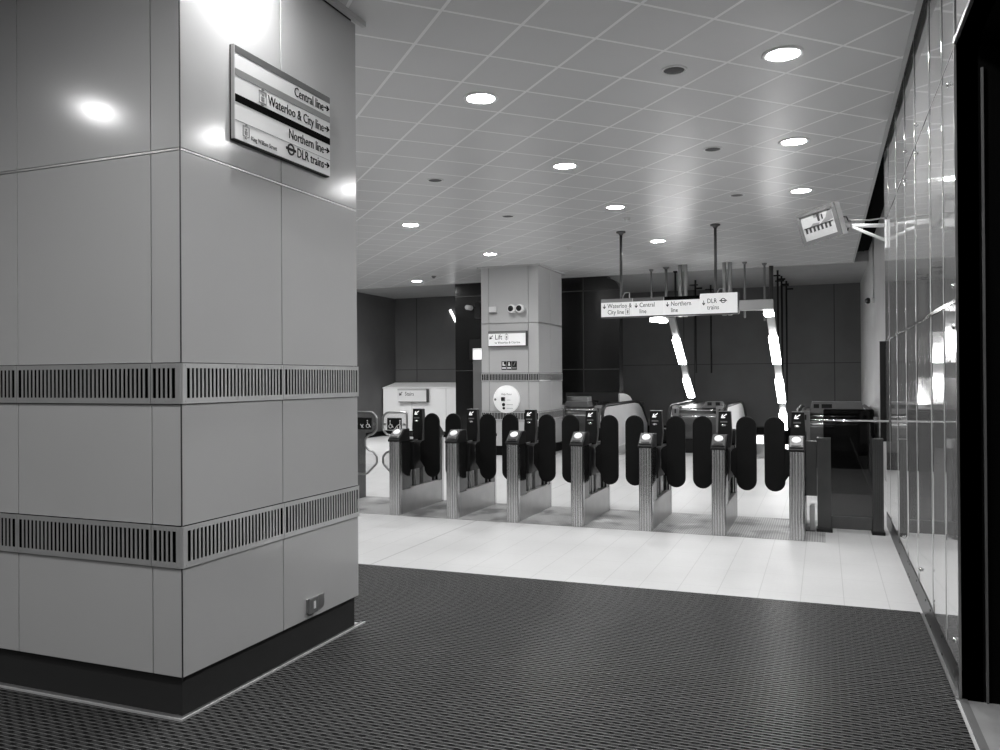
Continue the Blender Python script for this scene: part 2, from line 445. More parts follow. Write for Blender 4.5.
for z0, z1 in ((.717, .913), (1.490, 1.682)):
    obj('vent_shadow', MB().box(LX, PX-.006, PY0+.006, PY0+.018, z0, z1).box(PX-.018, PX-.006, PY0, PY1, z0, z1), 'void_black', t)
    for i, (y0, y1) in enumerate(zip(ysr, ysr[1:])):
        obj('vent_grille', grille_plate(y0 if i == 0 else y0+.002, y1-.002 if i == 0 else y1, z0, z1, 'y', PX, 1, end0=.028 if i == 0 else .012), 'vent_steel', t)
    for i, (x1, x0) in enumerate(zip(xsl, xsl[1:])):
        obj('vent_grille', grille_plate(x0+.002, x1-(.002 if i else 0), z0, z1, 'x', PY0, -1, end1=.028 if i == 0 else .012), 'vent_steel', t)
    obj('vent_corner', MB().prism([(PX-.002, PY0-.009), (PX+.006, PY0-.005), (PX+.009, PY0+.003), (PX+.003, PY0+.003), (PX-.002, PY0-.002)], 'z', z0, z1), 'vent_steel', t)
struct('trim_6', MB().box(LX, PX+.05, PY0-.05, PY0-.02, HC-.035, HC+.01).box(PX+.02, PX+.05, PY0-.02, PY1+.05, HC-.035, HC+.01), 'ceiling_trim')

# socket on the pillar
t = thing('floor_socket', 'small steel socket outlet low on the right face of the big pillar', 'socket', (PX, 4.08, .23))
obj('plate', MB().box(PX, PX+.012, 3.998, 4.17, .243, .322), 'steel_plain', t, .003)
obj('flap', MB().box(PX+.012, PX+.028, 4.0, 4.08, .236, .326), 'head_grey', t, .004)
obj('lens', MB().box(PX+.028, PX+.031, 4.036, 4.054, .263, .305), 'white_paint', t)
obj('latch', MB().box(PX, PX+.018, 4.02, 4.05, .225, .243), 'steel_dark', t, .003)

# direction sign on the pillar
SX = -2.775
t = thing('direction_sign', 'white wall sign on the big pillar listing Central, Waterloo & City, Northern and DLR', 'sign', (-2.78, 3.77, 2.83))
y0, y1, z0, z1 = 3.364, 4.225, 2.832, 3.311
HS = z1-z0; zf = lambda q: z1-HS*q
obj('backing_box', MB().box(PX, SX-.004, y0, y1, z0-.006, z1+.003), 'black', t, .002)
obj('sign_face', MB().box(SX-.004, SX, y0+.001, y1-.001, z0, z1), 'sign_white', t)
obj('side_edge', MB().box(PX+.010, SX-.003, y0-.002, y0+.001, z0, z1), 'sign_palegrey', t)
def band(za, zb, m, nm='colour_band'): obj(nm, MB().box(SX, SX+.0015, y0+.001, y1-.001, za, zb), m, t)
band(zf(.082), zf(.004), 'sign_grey'); band(zf(.325), zf(.25), 'sign_midgrey'); band(zf(.605), zf(.522), 'ink')
band(zf(.803), zf(.799), 'sign_grey', 'rule_line')
for s_, q in (('Central line', .160), ('Waterloo & City line', .420), ('Northern line', .690), ('DLR trains', .875)):
    z = zf(q)
    obj('lettering', text_bm(MB(), s_, .077, (SX+.001, y1-.066, z-.026), '+x', 'RIGHT', .001, .80), 'ink', t)
    obj('arrow', MB().prism(*flat('+x', (SX+.001, y1-.034, z), arrow_pts(.052))), 'ink', t)
obj('small_lettering', text_bm(MB(), 'King William Street', .034, (SX+.001, y0+.125, zf(.955)), '+x', 'LEFT', .001, .8), 'sign_grey', t)
b = MB()
cz = zf(.872); cy = y1-.392
ro = ring_pts(.033); ri = ring_pts(.023)
for k in range(20):
    q = [ro[k], ro[(k+1) % 20], ri[(k+1) % 20], ri[k]]
    b.prism(*flat('+x', (SX+.001, cy, cz), q))
b.prism(*flat('+x', (SX+.001, cy, cz), [(-.046, -.007), (.046, -.007), (.046, .007), (-.046, .007)]))
obj('roundel', b, 'black', t)
for cy, cz, sc in ((y0+.221, zf(.425), 1.1), (y0+.085, zf(.885), .9)):
    b = MB()
    for q in ([(-.028, -.030), (.028, -.030), (.028, -.026), (-.028, -.026)], [(-.028, .026), (.028, .026), (.028, .030), (-.028, .030)],
              [(-.028, -.030), (-.025, -.030), (-.025, .030), (-.028, .030)], [(.025, -.030), (.028, -.030), (.028, .030), (.025, .030)],
              [(-.010, -.020), (.012, -.020), (.012, .002), (-.010, .002)], [(-.004, .006), (.006, .006), (.006, .016), (-.004, .016)],
              [(-.012, .034), (0, .046), (.012, .034)], [(-.012, -.034), (.012, -.034), (0, -.046)]):
        b.prism(*flat('+x', (SX+.001, cy, cz), [(p[0]*sc, p[1]*sc) for p in q]))
    obj('lift_symbol', b, 'sign_midgrey', t)

# ------------------------------------------------------------------ downlights and small ceiling fittings
BEAM = 132.
def downlight(loc, label, group='ceiling downlights', proto=[]):
    if not proto:
        t = thing('downlight', label, 'ceiling light', (0, 0, 0), group)
        obj('trim_ring', MB().lathe([(.150, .0), (.150, -.004), (.142, -.009), (.118, -.009), (.112, -.002), (.112, .0)], (0, 0, 0), 'z', 32, False), 'white_paint', t)
        obj('diffuser', MB().lathe([(.112, -.001), (.112, -.004), (.07, -.0055), (.01, -.006)], (0, 0, 0), 'z', 32), 'lamp', t)
        sp = bpy.data.lights.new('beam', 'SPOT'); sp.energy = BEAM; sp.spot_size = math.radians(150); sp.spot_blend = 1.; sp.shadow_soft_size = .1
        so = bpy.data.objects.new('beam', sp); COL.objects.link(so); so.location = (0, 0, -.02); so.parent = t
        proto.append(t); c = t
    else: c = copy_tree(proto[0])
    c.location = loc; c['label'] = label; return c
DL = [((-.258, 6.238), 'largest round downlight at upper right, nearest the camera along the glossy right wall'),
      ((-.259, 8.60), 'second downlight of the row along the right wall, above the right-hand gates'),
      ((-.250, 10.92), 'third and farthest downlight of the row along the right wall, above the tilted monitor'),
      ((-2.631, 6.247), 'nearest downlight of the middle row, upper centre between sign pillar and right wall'),
      ((-2.629, 8.60), 'second downlight of the middle row, in front of the hanging sign'),
      ((-2.632, 10.95), 'third downlight of the middle row, small, left of the hanging sign rod top'),
      ((-2.62, 13.97), 'farthest downlight of the middle row, just behind the hanging sign'),
      ((-5.790, 10.98), 'downlight right of the big pillar edge, in front of the far clad pillar'),
      ((-5.796, 14.15), 'downlight close in front of the top of the far clad pillar'),
      ((-8.984, 17.33), 'smallest farthest downlight at left, near the ceiling end above the stair enclosure')]
for (x, y), l in DL: downlight((x, y, HC), l)
for x, y in ((-2.655, 3.36), (-.26, 3.87), (-6.6, 17.5), (-.26, 1.5), (-2.63, 1.5), (-5.79, .77), (-5.79, -1.6), (-.26, -.9), (-2.63, -2.4), (-5.79, 8.6), (-5.79, 6.24), (-8.98, 14.1), (-8.98, 11)):  # the one behind the far pillar is added to brighten the stair enclosure
    c = downlight((x, y, HC), 'round recessed ceiling downlight outside the photographed stretch of ceiling', 'ceiling downlights out of frame')
    if x == -2.655:                                   # the dimmer fitting that grazes the pillar
        for ch in c.children:
            if ch.type == 'LIGHT': ch.data = ch.data.copy(); ch.data.energy = 45
big = None
for x, y in ((-11.35, 17.33), (-11.35, 14.2)):  # stronger unseen downlights, added to brighten the stair enclosure
    c = downlight((x, y, HC), 'unseen ceiling downlight added behind the big pillar to brighten the stair enclosure', 'added downlights hidden by the pillar')
    for ch in c.children:
        if ch.type == 'LIGHT':
            if big is None: big = ch.data.copy(); big.energy = 560
            ch.data = big
def ceil_speaker(x, y, label):
    t = thing('ceiling_speaker', label, 'speaker', (x, y, HC), 'flush ceiling speakers')
    obj('ring', MB().lathe([(.098, 0), (.098, -.004), (.092, -.008), (.080, -.008), (.078, -.001)], (x, y, HC), 'z', 28, False), 'white_paint', t)
    obj('grille', MB().lathe([(.078, -.001), (.078, -.004), (.03, -.006), (.004, -.006)], (x, y, HC), 'z', 28), 'speaker_dark', t)
ceil_speaker(-1.04, 6.24, 'nearest and largest flush grey round ceiling speaker, left of the biggest downlight')
ceil_speaker(-1.04, 8.56, 'middle flush grey round ceiling speaker, left of the second wall-side downlight')
ceil_speaker(-1.02, 10.85, 'farthest flush grey round ceiling speaker, above and right of the hanging sign')
ceil_speaker(-4.22, 8.62, 'flush grey round ceiling speaker near the big pillar, above its nearest downlight')
ceil_speaker(-4.20, 10.94, 'flush grey round ceiling speaker midway between the big pillar and hanging sign')
def detector(x, y, label, m='white_paint'):
    t = thing('smoke_detector', label, 'smoke detector', (x, y, HC), 'ceiling smoke detectors')
    obj('base', MB().lathe([(.055, 0), (.055, -.014), (.05, -.018)], (x, y, HC), 'z', 20), m, t)
    obj('sensor_head', MB().lathe([(.038, -.018), (.036, -.04), (.022, -.052), (.004, -.054)], (x, y, HC), 'z', 20), m, t)
detector(-2.657, 11.77, 'small white smoke detector behind the third middle-row downlight')
detector(-4.20, 13.96, 'small smoke detector on the ceiling right of the far pillar top')
detector(-8.2, 16.65, 'small grey smoke detector beside the farthest left downlight', 'head_grey')

# ------------------------------------------------------------------ ticket gates
GX = [-4.711+.7423*i for i in range(7)]
def half_column(mb, cx, w, yf, yb, z0, z1, sgn):
    """fluted steel end column, rounded towards sgn*y"""
    pts = [(cx-w/2, yb)]
    NR, m_ = 5, 6
    for q in range(NR):
        xa = cx-w/2+w*q/NR; L = w/NR
        for k in range(m_+1):
            x = xa+L*(.04+.92*k/m_); v_ = (x-cx)/(w/2)
            arch = .60+.40*math.sqrt(max(0, 1-(.92*v_)**2))
            rib = .12*(1-math.sin(PI*k/m_))
            pts.append((x, yb+(yf-yb)*(arch-rib)))
    pts.append((cx+w/2, yb))
    return mb.prism(pts, 'z', z0, z1)
def reader(t, sgn, yc):
    """card reader head on a column: sgn -1 faces -Y"""
    w = .074
    Y = lambda d: yc + sgn*d         # d measured outwards
    prof = [(Y(.075), .862), (Y(.075), .885), (Y(-.075), 1.005), (Y(-.20), 1.005), (Y(-.20), .862)]
    hd = obj('reader_head', MB().prism(prof, 'x', -w, w), 'black', t, .006)
    sl = math.atan2(.12, .15)
    a, c = Vector((0, Y(.062), .906)), Vector((0, Y(-.066), 1.009))
    nrm = Vector((0, sgn*math.sin(sl), math.cos(sl)))
    def slab(mb, w0, w1, s0, s1, h):
        pa, pb = a+(c-a)*s0, a+(c-a)*s1; q = []
        for base, hh in ((pa, -.003), (pb, -.003), (pb, h), (pa, h)): q.append((base.y+nrm.y*hh, base.z+nrm.z*hh))
        return mb.prism(q, 'x', w0, w1)
    obj('reader_plate', slab(MB(), -.062, .062, .0, 1.0, .006), 'plate_grey', hd, .003)
    m_ = a+(c-a)*.60
    d = MB().lathe([(.044, .0), (.044, .010), (.036, .014), (.004, .0155)], (0, 0, 0), 'z', 24)
    d.xf(Matrix.Translation(m_) @ Matrix.Rotation(-sgn*sl, 4, 'X'))
    obj('card_reader_disc', d, 'reader_white', hd)
    obj('ticket_slot', slab(MB(), -.045, .045, .03, .16, .0085), 'black', hd)
    return hd
def arrow_sign(t, sgn, yf):
    pass
def pylon(t):
    yc = 9.12-8.46
    prof = [(-.062, 1.228), (.062, 1.228), (.074, .985), (.060, .85), (.034, .80), (.034, .29), (-.034, .29), (-.034, .80), (-.060, .85), (-.074, .985)]
    py = obj('display_pylon', MB().prism(prof, 'y', yc-.045, yc+.045), 'black', t, .006)
    f0 = yc-.047
    a_ = MB().prism(*flat('-y', (-.008, f0, 1.178), [(p[0]*1.0, p[1]) for p in arrow_pts(.075, PI*1.2)]))
    obj('arrow', a_, 'screen_white', py)
    obj('status_bar', MB().box(-.045, .028, f0-.001, f0+.003, 1.108, 1.124), 'head_grey', py)
    obj('lens', MB().lathe([(.030, f0+.004), (.028, f0-.006), (.016, f0-.012), (.003, f0-.014)], (-.01, 0, 1.078), 'y', 16).xf(Matrix.Translation((0, 0, 1.078*.5)) @ Matrix.Diagonal((1, 1, .5, 1))), 'chrome', py)
    obj('visor', MB().box(-.061, .061, f0-.004, yc+.03, 1.226, 1.231), 'steel_plain', py)
def paddle(t, cx, sgn):
    """stadium-shaped flap with a hinge ear back to the cabinet (sgn +1: right of the gate)"""
    yc = 9.03-8.46; w, h = .208, .785; zc = .787
    out = [(cx+p[0], zc+p[1]) for p in stadium(w, h, 12)]
    pd = obj('paddle', MB().prism(out, 'y', yc-.016, yc+.016), 'paddle_black', t, .010)
    inner = sgn*.066; e = cx - sgn*w*.40
    ear = [(inner, .60), (inner, .80), (inner+sgn*.02, .83), (e, .86), (e, .48), (inner+sgn*.035, .545)]
    obj('hinge_ear', MB().prism(ear, 'y', yc-.013, yc+.013), 'paddle_black', pd, .004)
    return pd
def make_gate(sides):
    t = thing('ticket_gate', 'x', 'ticket gate', (0, 0, 0), 'row of ticket gates')
    D = 9.71-8.46
    w = .140
    obj('end_column', half_column(MB(), 0, w, 0., .085, 0, .865, -1), 'steel', t)
    obj('end_column', half_column(MB(), 0, w, D, D-.085, 0, .865, 1), 'steel', t)
    obj('plinth', MB().box(-.066, .066, .08, D-.08, 0, .285), 'steel_plain', t, .004)
    obj('plinth_cap', MB().box(-.068, .068, .30, D-.18, .285, .296), 'steel_plain', t, .003)
    obj('upright', MB().box(-.065, .065, .075, .30, .285, .90), 'black_gloss', t, .006)
    obj('upright', MB().box(-.065, .065, D-.20, D-.075, .285, .90), 'black_gloss', t, .006)
    obj('inner_panel', MB().box(-.030, .030, .30, D-.20, .296, .86), 'black_gloss', t)
    obj('motor_housing', MB().box(-.060, .060, .40, .98, .50, .84), 'black', t, .012)
    for yr in (.46, 1.0): obj('support_rod', MB().cyl((.045, yr, .296), (.045, yr, .80), .009), 'steel_plain', t)
    reader(t, -1, .075); reader(t, 1, D-.075)
    pylon(t)
    if 'r' in sides: paddle(t, .227, 1)
    if 'l' in sides: paddle(t, -.229, -1)
    return t
ords = ['ticket gate beside the wide glass-leaf gate, its left side carrying a glass leaf',
        'second ticket gate counting from the wide glass-leaf gate, in front of the far pillar edge',
        'third ticket gate counting from the wide glass-leaf gate, below the round help point',
        'middle ticket gate of the seven, fourth from either end of the row',
        'third ticket gate counting from the right-hand wall, left of the middle escalator end',
        'second ticket gate counting from the right-hand wall, in front of the middle escalator end',
        'rightmost ticket gate of the row, beside the dark glass barrier']
gate_mid = make_gate('lr')
for i in range(7):
    if i == 0: g_ = make_gate('r')
    elif i == 6: g_ = make_gate('l')
    else: g_ = gate_mid if i == 1 else copy_tree(gate_mid)
    g_.location = (GX[i], 8.46, 0); g_['label'] = ords[i]
    if i == 0: gate0 = g_

def leaf(parent, xo, xi, y, mirror, base):
    """tube-framed glass leaf; xo outer (hinge) side, xi inner edge, in parent's local coordinates; base = world offset"""
    s = 1 if xi > xo else -1
    X = lambda d: xi - s*d                      # d = distance back from the free edge
    top, n1, n2, low, bot = 1.185, .915, .70, .50, .44
    W = abs(xi-xo)
    raw = [(X(W), 1.185), (X(.06), 1.185), (X(.0), 1.125), (X(0), .965), (X(.06), .905), (X(.115), .895), (X(.17), .84), (X(.17), .755), (X(.115), .70), (X(.06), .69), (X(0), .63), (X(0), .54), (X(.15), .40), (X(W), .40)]
    # round the corners
    pts = []
    N = len(raw)
    for i in range(N):
        p = Vector(raw[i]); a = Vector(raw[i-1]); c = Vector(raw[(i+1) % N])
        q0 = p+(a-p)*min(.35, .03/max((a-p).length, 1e-6)); q1 = p+(c-p)*min(.35, .03/max((c-p).length, 1e-6))
        for k in range(4):
            u_ = k/3; pts.append(q0*(1-u_)**2 + p*2*u_*(1-u_) + q1*u_**2)
    P3 = [(base[0]+p.x, base[1]+y, p.y) for p in pts]
    lf = obj('glass_leaf', MB().tube(P3, .0135, 10, True), 'steel_plain', parent)
    obj('pane', MB().prism([(base[0]+p.x, p.y) for p in pts], 'y', base[1]+y-.004, base[1]+y+.004), 'glass_clear', lf)
    a0, a1 = sorted((X(.068), X(.272)))
    obj('pictogram_plate', MB().box(base[0]+a0, base[0]+a1, base[1]+y-.010, base[1]+y-.005, .965, 1.115), 'black', lf)
    # wheelchair and pushchair marks
    pm = MB(); cx = base[0]+(a0+a1)/2; yy = base[1]+y-.011
    def strokes(ox, oz, segs, th=.010):
        for (x0, z0), (x1, z1) in segs:
            d = Vector((x1-x0, z1-z0)); n_ = Vector((-d.y, d.x)).normalized()*th/2
            pm.prism([(ox+x0+n_.x, oz+z0+n_.y), (ox+x1+n_.x, oz+z1+n_.y), (ox+x1-n_.x, oz+z1-n_.y), (ox+x0-n_.x, oz+z0-n_.y)], 'y', yy-.002, yy+.001)
    def wheelchair(ox):
        circ = [(.022*math.cos(2*PI*k/14), -.020+.022*math.sin(2*PI*k/14)) for k in range(15)]
        strokes(ox, 1.03, list(zip(circ, circ[1:])), .006)
        strokes(ox, 1.03, [((-.004, .030), (0, .0)), ((0, 0), (.022, 0)), ((.022, 0), (.034, -.032)), ((.034, -.032), (.044, -.03))], .009)
        pm.prism([(ox-.004+q[0], 1.03+.046+q[1]) for q in ring_pts(.009, 12)], 'y', yy-.002, yy+.001)
    def pushchair(ox):
        strokes(ox, 1.03, [((.030, .04), (.026, -.045)), ((.030, .01), (-.012, -.012)), ((-.035, -.04), (-.010, -.012)), ((-.012, -.012), (-.002, -.042)), ((.038, -.04), (.032, .0))], .009)
        pm.prism([(ox+.030+q[0], 1.03+.052+q[1]) for q in ring_pts(.010, 12)], 'y', yy-.002, yy+.001)
    if mirror: wheelchair(cx-.056); pushchair(cx+.050)
    else: wheelchair(cx+.045); strokes(cx-.04, 1.03, [((-.02, .0), (.02, -.045)), ((.02, -.0), (-.005, -.04))], .008)
    obj('pictogram', pm, 'sign_white', lf)
    cl = MB()
    for d in (.028, .30): cl.box(base[0]+min(X(d-.018), X(d+.018)), base[0]+max(X(d-.018), X(d+.018)), base[1]+y-.012, base[1]+y+.012, 1.02, 1.05) if d < W else None
    obj('clamp', cl, 'steel_plain', lf, .003)
    return lf
# gate 0 carries the right-hand leaf on its left
lf = leaf(gate0, -4.815-GX[0], -5.158-GX[0], 9.0-8.46, True, (GX[0], 8.46))
obj('hinge_arm', MB().box(-4.83, GX[0]-.03, 8.985, 9.015, .90, .935).box(-4.83, GX[0]-.03, 8.985, 9.015, .45, .48), 'steel_dark', lf)
# wide gate cabinet, mostly hidden by the pillar
wg = thing('wide_gate', 'wide accessible gate cabinet with a tube-framed glass leaf, half hidden behind the big pillar', 'ticket gate', (-5.90, 8.46, 0))
obj('cabinet', MB().box(-6.02, -5.80, 8.50, 9.66, 0, .95), 'steel_dark', wg, .008)
obj('cabinet_top', MB().box(-6.02, -5.80, 8.50, 9.66, .95, 1.0), 'black', wg, .006)
lf = leaf(wg, -5.76+5.90, -5.245+5.90, 9.0-8.46, False, (-5.90, 8.46))
obj('hinge_arm', MB().box(-5.81, -5.74, 8.985, 9.015, .90, .94).box(-5.81, -5.74, 8.985, 9.015, .45, .49), 'steel_dark', lf)

# infill panel and dark glass barrier by the right wall
BY = 9.09
t = thing('infill_panel', 'narrow dark infill panel between the rightmost gate and the glass barrier', 'panel', (-.13, BY, 0))
obj('panel', MB().box(-.186, -.076, BY-.02, BY+.02, .36, .93), 'steel_dark', t, .004)
obj('foot_post', MB().box(-.15, -.10, BY-.05, BY+.05, .012, .27), 'steel_plain', t, .004)
obj('foot_plate', MB().box(-.19, -.095, BY-.08, BY+.08, 0, .012), 'steel_dark', t)
t = thing('glass_barrier', 'dark tinted glass barrier on two fluted grey posts beside the right wall', 'barrier', (.23, BY, 0))
for x0, x1, zt in ((-.074, .058, .955), (.448, .548, .955)):
    pts = [(x0, BY-.05)]; n = 6
    for k in range(n):
        xa = x0+(x1-x0)*(k+.12)/n; xb = x0+(x1-x0)*(k+.88)/n
        pts += [(xa, BY-.05), (xa, BY-.06), (xb, BY-.06), (xb, BY-.05)]
    pts += [(x1, BY-.05), (x1, BY+.05), (x0, BY+.05)]
    po = obj('post', MB().prism(pts, 'z', .035, zt), 'steel_dark', t)
    obj('post_cap', MB().box(x0-.002, x1+.002, BY-.062, BY+.052, zt, zt+.012), 'steel_dark', po, .003)
    obj('base_shoe', MB().box(x0-.012, x1+.012, BY-.085, BY+.085, 0, .035), 'black', po, .006)
obj('glass_pane', MB().prism(rrect(-.012, .468, .165, 1.262, .02), 'y', BY-.008, BY+.008), 'glass_tinted', t)
obj('bottom_rail', MB().box(.058, .448, BY-.022, BY+.022, .035, .165), 'steel_dark', t, .004)
obj('top_rail', MB().cyl((-.14, BY-.04, 1.145), (.60, BY-.04, 1.145), .011), 'chrome', t)
obj('corner_clip', MB().box(.462, .505, BY-.02, BY+.02, 1.16, 1.185).cyl((.48, BY-.045, 1.145), (.48, BY+.02, 1.145), .016), 'steel_plain', t)

# ------------------------------------------------------------------ hanging sign
t = thing('hanging_sign', 'long white hanging line sign of four boxes on two ceiling rods above the gates', 'sign', (-2.26, 12.8, 2.57))
hy = 12.80
xs = [-3.307, -2.795, -2.305, -1.755, -1.199]
names = [('Waterloo &\nCity line', 'sign_midgrey'), ('Central\nline', 'sign_grey'), ('Northern\nline', 'ink'), ('DLR\ntrains', None)]
for i in range(4):
    z1 = 2.850 + (.024 if i == 3 else 0); z0 = 2.568
    x0, x1 = xs[i], xs[i+1]
    bx = obj('sign_box', MB().box(x0+.002, x1-.002, hy-.06, hy+.06, z0, z1), 'sign_glow', t, .002)
    if names[i][1]: obj('colour_band', MB().box(x0+.002, x1-.002, hy-.063, hy-.059, z1-.055, z1+.001), names[i][1], bx)
    zb_ = 2.705 if i < 3 else 2.725
    for kk, ln in enumerate(names[i][0].split(chr(10))): obj('lettering', text_bm(MB(), ln, .100, (x0+.105, hy-.061, zb_-.098*kk), '-y', 'LEFT', .001, .80), 'ink', bx)
    lt = MB().prism(*flat('-y', (x0+.055, hy-.061, 2.730), arrow_pts(.075, -PI/2)))
    if i == 3:
        ar = lt; lt = MB()
        ro = ring_pts(.038); ri = ring_pts(.027); c_ = (x0+.345, hy-.061, 2.757)
        for k in range(20): lt.prism(*flat('-y', c_, [ro[k], ro[(k+1) % 20], ri[(k+1) % 20], ri[k]]))
        lt.prism(*flat('-y', c_, [(-.055, -.007), (.055, -.007), (.055, .007), (-.055, .007)]))
        obj('roundel', lt, 'black', bx); lt = ar
    obj('arrow', lt, 'black', bx)
    if i == 0:
        pm = MB()
        for q in ([(-.036, -.045), (.036, -.045), (.036, -.039), (-.036, -.039)], [(-.036, .039), (.036, .039), (.036, .045), (-.036, .045)],
                  [(-.036, -.045), (-.031, -.045), (-.031, .045), (-.036, .045)], [(.031, -.045), (.036, -.045), (.036, .045), (.031, .045)], [(-.012, -.028), (.014, -.028), (.014, .022), (-.012, .022)]):
            pm.prism(*flat('-y', (x0+.43, hy-.061, 2.642), q))
        obj('lift_symbol', pm, 'sign_midgrey', bx)
obj('frame_rail', MB().box(xs[0], xs[-1], hy-.05, hy+.05, 2.548, 2.570).box(xs[-1]-.002, xs[-1]+.012, hy-.062, hy+.062, 2.552, 2.876), 'steel_dark', t)
for x, yy in ((-3.0, 12.84), (-1.526, 12.80)):
    rd = obj('suspension_rod', MB().cyl((x, yy, 2.84), (x, yy, HC-.02), .022), 'steel_dark', t)
    obj('ceiling_plate', MB().lathe([(.075, 0), (.075, -.02), (.04, -.035), (.028, -.06)], (x, yy, HC), 'z', 20), 'steel_dark', rd)
    obj('cable_loop', MB().tube([(x+.02, yy, 2.85), (x+.03, yy, 2.90), (x+.06, yy, 2.95), (x+.13, yy, 2.95), (x+.135, yy, 2.86)], .008, 8), 'steel_plain', rd)

# ------------------------------------------------------------------ far clad pillar
QX0, QX1, QY0, QY1 = -6.68, -5.411, 15.79, 17.39
t = thing('clad_pillar', 'far grey enamel-clad pillar carrying the Lift sign and round help point', 'pillar', (-6.05, 16.6, 0))
obj('core', MB().box(QX0+.02, QX1-.02, QY0+.02, QY1-.02, 0, HC), 'panel_core', t)
qx = [QX0, -6.505, -5.629, QX1]
for z0, z1 in ((.2, .72), (.915, 1.53), (1.715, 2.73), (2.75, HC-.02)):
    for a, c in zip(qx, qx[1:]): obj('panel', MB().box(a+.004, c-.004, QY0, QY0+.019, z0, z1), 'panel_enamel', t, .002)
    for a, c in ((QY0+.004, 16.59), (16.60, QY1)): obj('panel', MB().box(QX1-.019, QX1, a, c, z0, z1), 'panel_enamel', t, .002)
obj('joint_bead', MB().box(QX0, QX1-.003, QY0+.002, QY0+.012, 2.732, 2.748).box(QX1-.012, QX1-.002, QY0, QY1, 2.732, 2.748), 'steel_plain', t)
obj('plinth', MB().box(QX0+.02, QX1-.012, QY0+.012, QY1, 0, .2), 'plinth_black', t)
for z0, z1 in ((.725, .91), (1.535, 1.71)):
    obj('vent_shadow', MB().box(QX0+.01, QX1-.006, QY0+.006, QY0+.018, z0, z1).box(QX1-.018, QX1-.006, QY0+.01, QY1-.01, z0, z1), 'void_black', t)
    for a, c in zip(qx, qx[1:]): obj('vent_grille', grille_plate(a+.002, c-.002, z0, z1, 'x', QY0, -1, .034), 'vent_steel', t)
    for a, c in ((QY0, 16.59), (16.60, QY1)): obj('vent_grille', grille_plate(a+.002, c-.002, z0, z1, 'y', QX1, 1, .034), 'vent_steel', t)
struct('trim_7', MB().box(QX0-.06, QX1+.06, QY0-.06, QY0-.03, HC-.03, HC+.01).box(QX1+.03, QX1+.06, QY0-.03, QY1+.06, HC-.03, HC+.01), 'ceiling_trim')
# things mounted on it
t = thing('lift_sign', 'white Lift sign with arrow on the far clad pillar', 'sign', (-6.07, QY0, 2.27))
obj('frame', MB().box(-6.495, -5.645, QY0-.075, QY0, 2.255, 2.575), 'steel_dark', t, .004)
obj('sign_face', MB().box(-6.485, -5.665, QY0-.08, QY0-.074, 2.275, 2.560), 'sign_glow', t)
obj('colour_band', MB().box(-6.485, -5.665, QY0-.082, QY0-.079, 2.525, 2.560), 'sign_midgrey', t)
obj('lettering', text_bm(MB(), 'Lift', .15, (-6.34, QY0-.081, 2.405), '-y', 'LEFT', .001, .85), 'black', t)
obj('small_lettering', text_bm(MB(), 'to Waterloo & City line', .066, (-6.345, QY0-.081, 2.318), '-y', 'LEFT', .001, .88), 'black', t)
obj('arrow', MB().prism(*flat('-y', (-6.425, QY0-.081, 2.45), arrow_pts(.11, PI*1.25))), 'black', t)
b = MB()
for q in ([(-.035, -.05), (.035, -.05), (.035, -.042), (-.035, -.042)], [(-.035, .042), (.035, .042), (.035, .05), (-.035, .05)], [(-.035, -.05), (-.029, -.05), (-.029, .05), (-.035, .05)], [(.029, -.05), (.035, -.05), (.035, .05), (.029, .05)], [(-.012, -.03), (.014, -.03), (.014, .02), (-.012, .02)], [(-.014, .056), (.014, .056), (0, .075)], [(-.014, -.056), (0, -.075), (.014, -.056)]):
    b.prism(*flat('-y', (-6.08, QY0-.081, 2.455), q))
obj('lift_symbol', b, 'sign_midgrey', t)
t = thing('pictogram_plate', 'small row of three dark pictogram stickers above the vent on the far pillar', 'sign', (-6.06, QY0, 1.77))
for k in range(3):
    x0 = -6.225+k*.115
    pl = obj('sticker', MB().box(x0, x0+.108, QY0-.003, QY0, 1.775, 1.955), 'black', t)
    pm = MB().box(x0+.01, x0+.098, QY0-.0045, QY0-.003, 1.80, 1.83)
    if k == 0: pm.box(x0+.02, x0+.05, QY0-.0045, QY0-.003, 1.86, 1.94).box(x0+.05, x0+.085, QY0-.0045, QY0-.003, 1.86, 1.885)
    if k == 1: pm.prism([(x0+.03, 1.86), (x0+.08, 1.86), (x0+.06, 1.94), (x0+.045, 1.94)], 'y', QY0-.0045, QY0-.003)
    if k == 2: pm.prism([(x0+.03, 1.86), (x0+.045, 1.86), (x0+.085, 1.94), (x0+.068, 1.94)], 'y', QY0-.0045, QY0-.003)
    obj('symbol', pm, 'sign_white' if k < 2 else 'sign_midgrey', pl)
hp = thing('help_point', 'round white help point on the far clad pillar', 'help point', (-6.09, QY0, .89))
hc = (-6.088, 0, 1.170)
obj('housing', MB().lathe([(.27, QY0), (.285, QY0-.05), (.285, QY0-.10), (.27, QY0-.125), (.02, QY0-.13)], hc, 'y', 48), 'sign_glow', hp)
yy = QY0-.131
obj('call_button', MB().lathe([(.036, yy+.004), (.036, yy-.012), (.02, yy-.016)], (-6.155, 0, 1.175), 'y', 16).xf(Matrix.Identity(4)), 'black', hp)
b = MB(); text_bm(b, 'Help Point', .060, (-6.19, yy, 1.255), '-y', 'LEFT', .001, .9)
obj('lettering', b, 'sign_midgrey', hp)
obj('speaker_grille', MB().box(-6.19, -6.10, yy-.004, yy+.004, 1.13, 1.215), 'head_grey', hp)
obj('emergency_button', MB().lathe([(.034, yy+.004), (.034, yy-.010), (.02, yy-.014)], (-6.135, 0, 1.06), 'y', 16), 'black', hp)
obj('information_button', MB().lathe([(.026, yy+.004), (.026, yy-.010), (.015, yy-.013)], (-6.13, 0, .985), 'y', 16), 'black', hp)
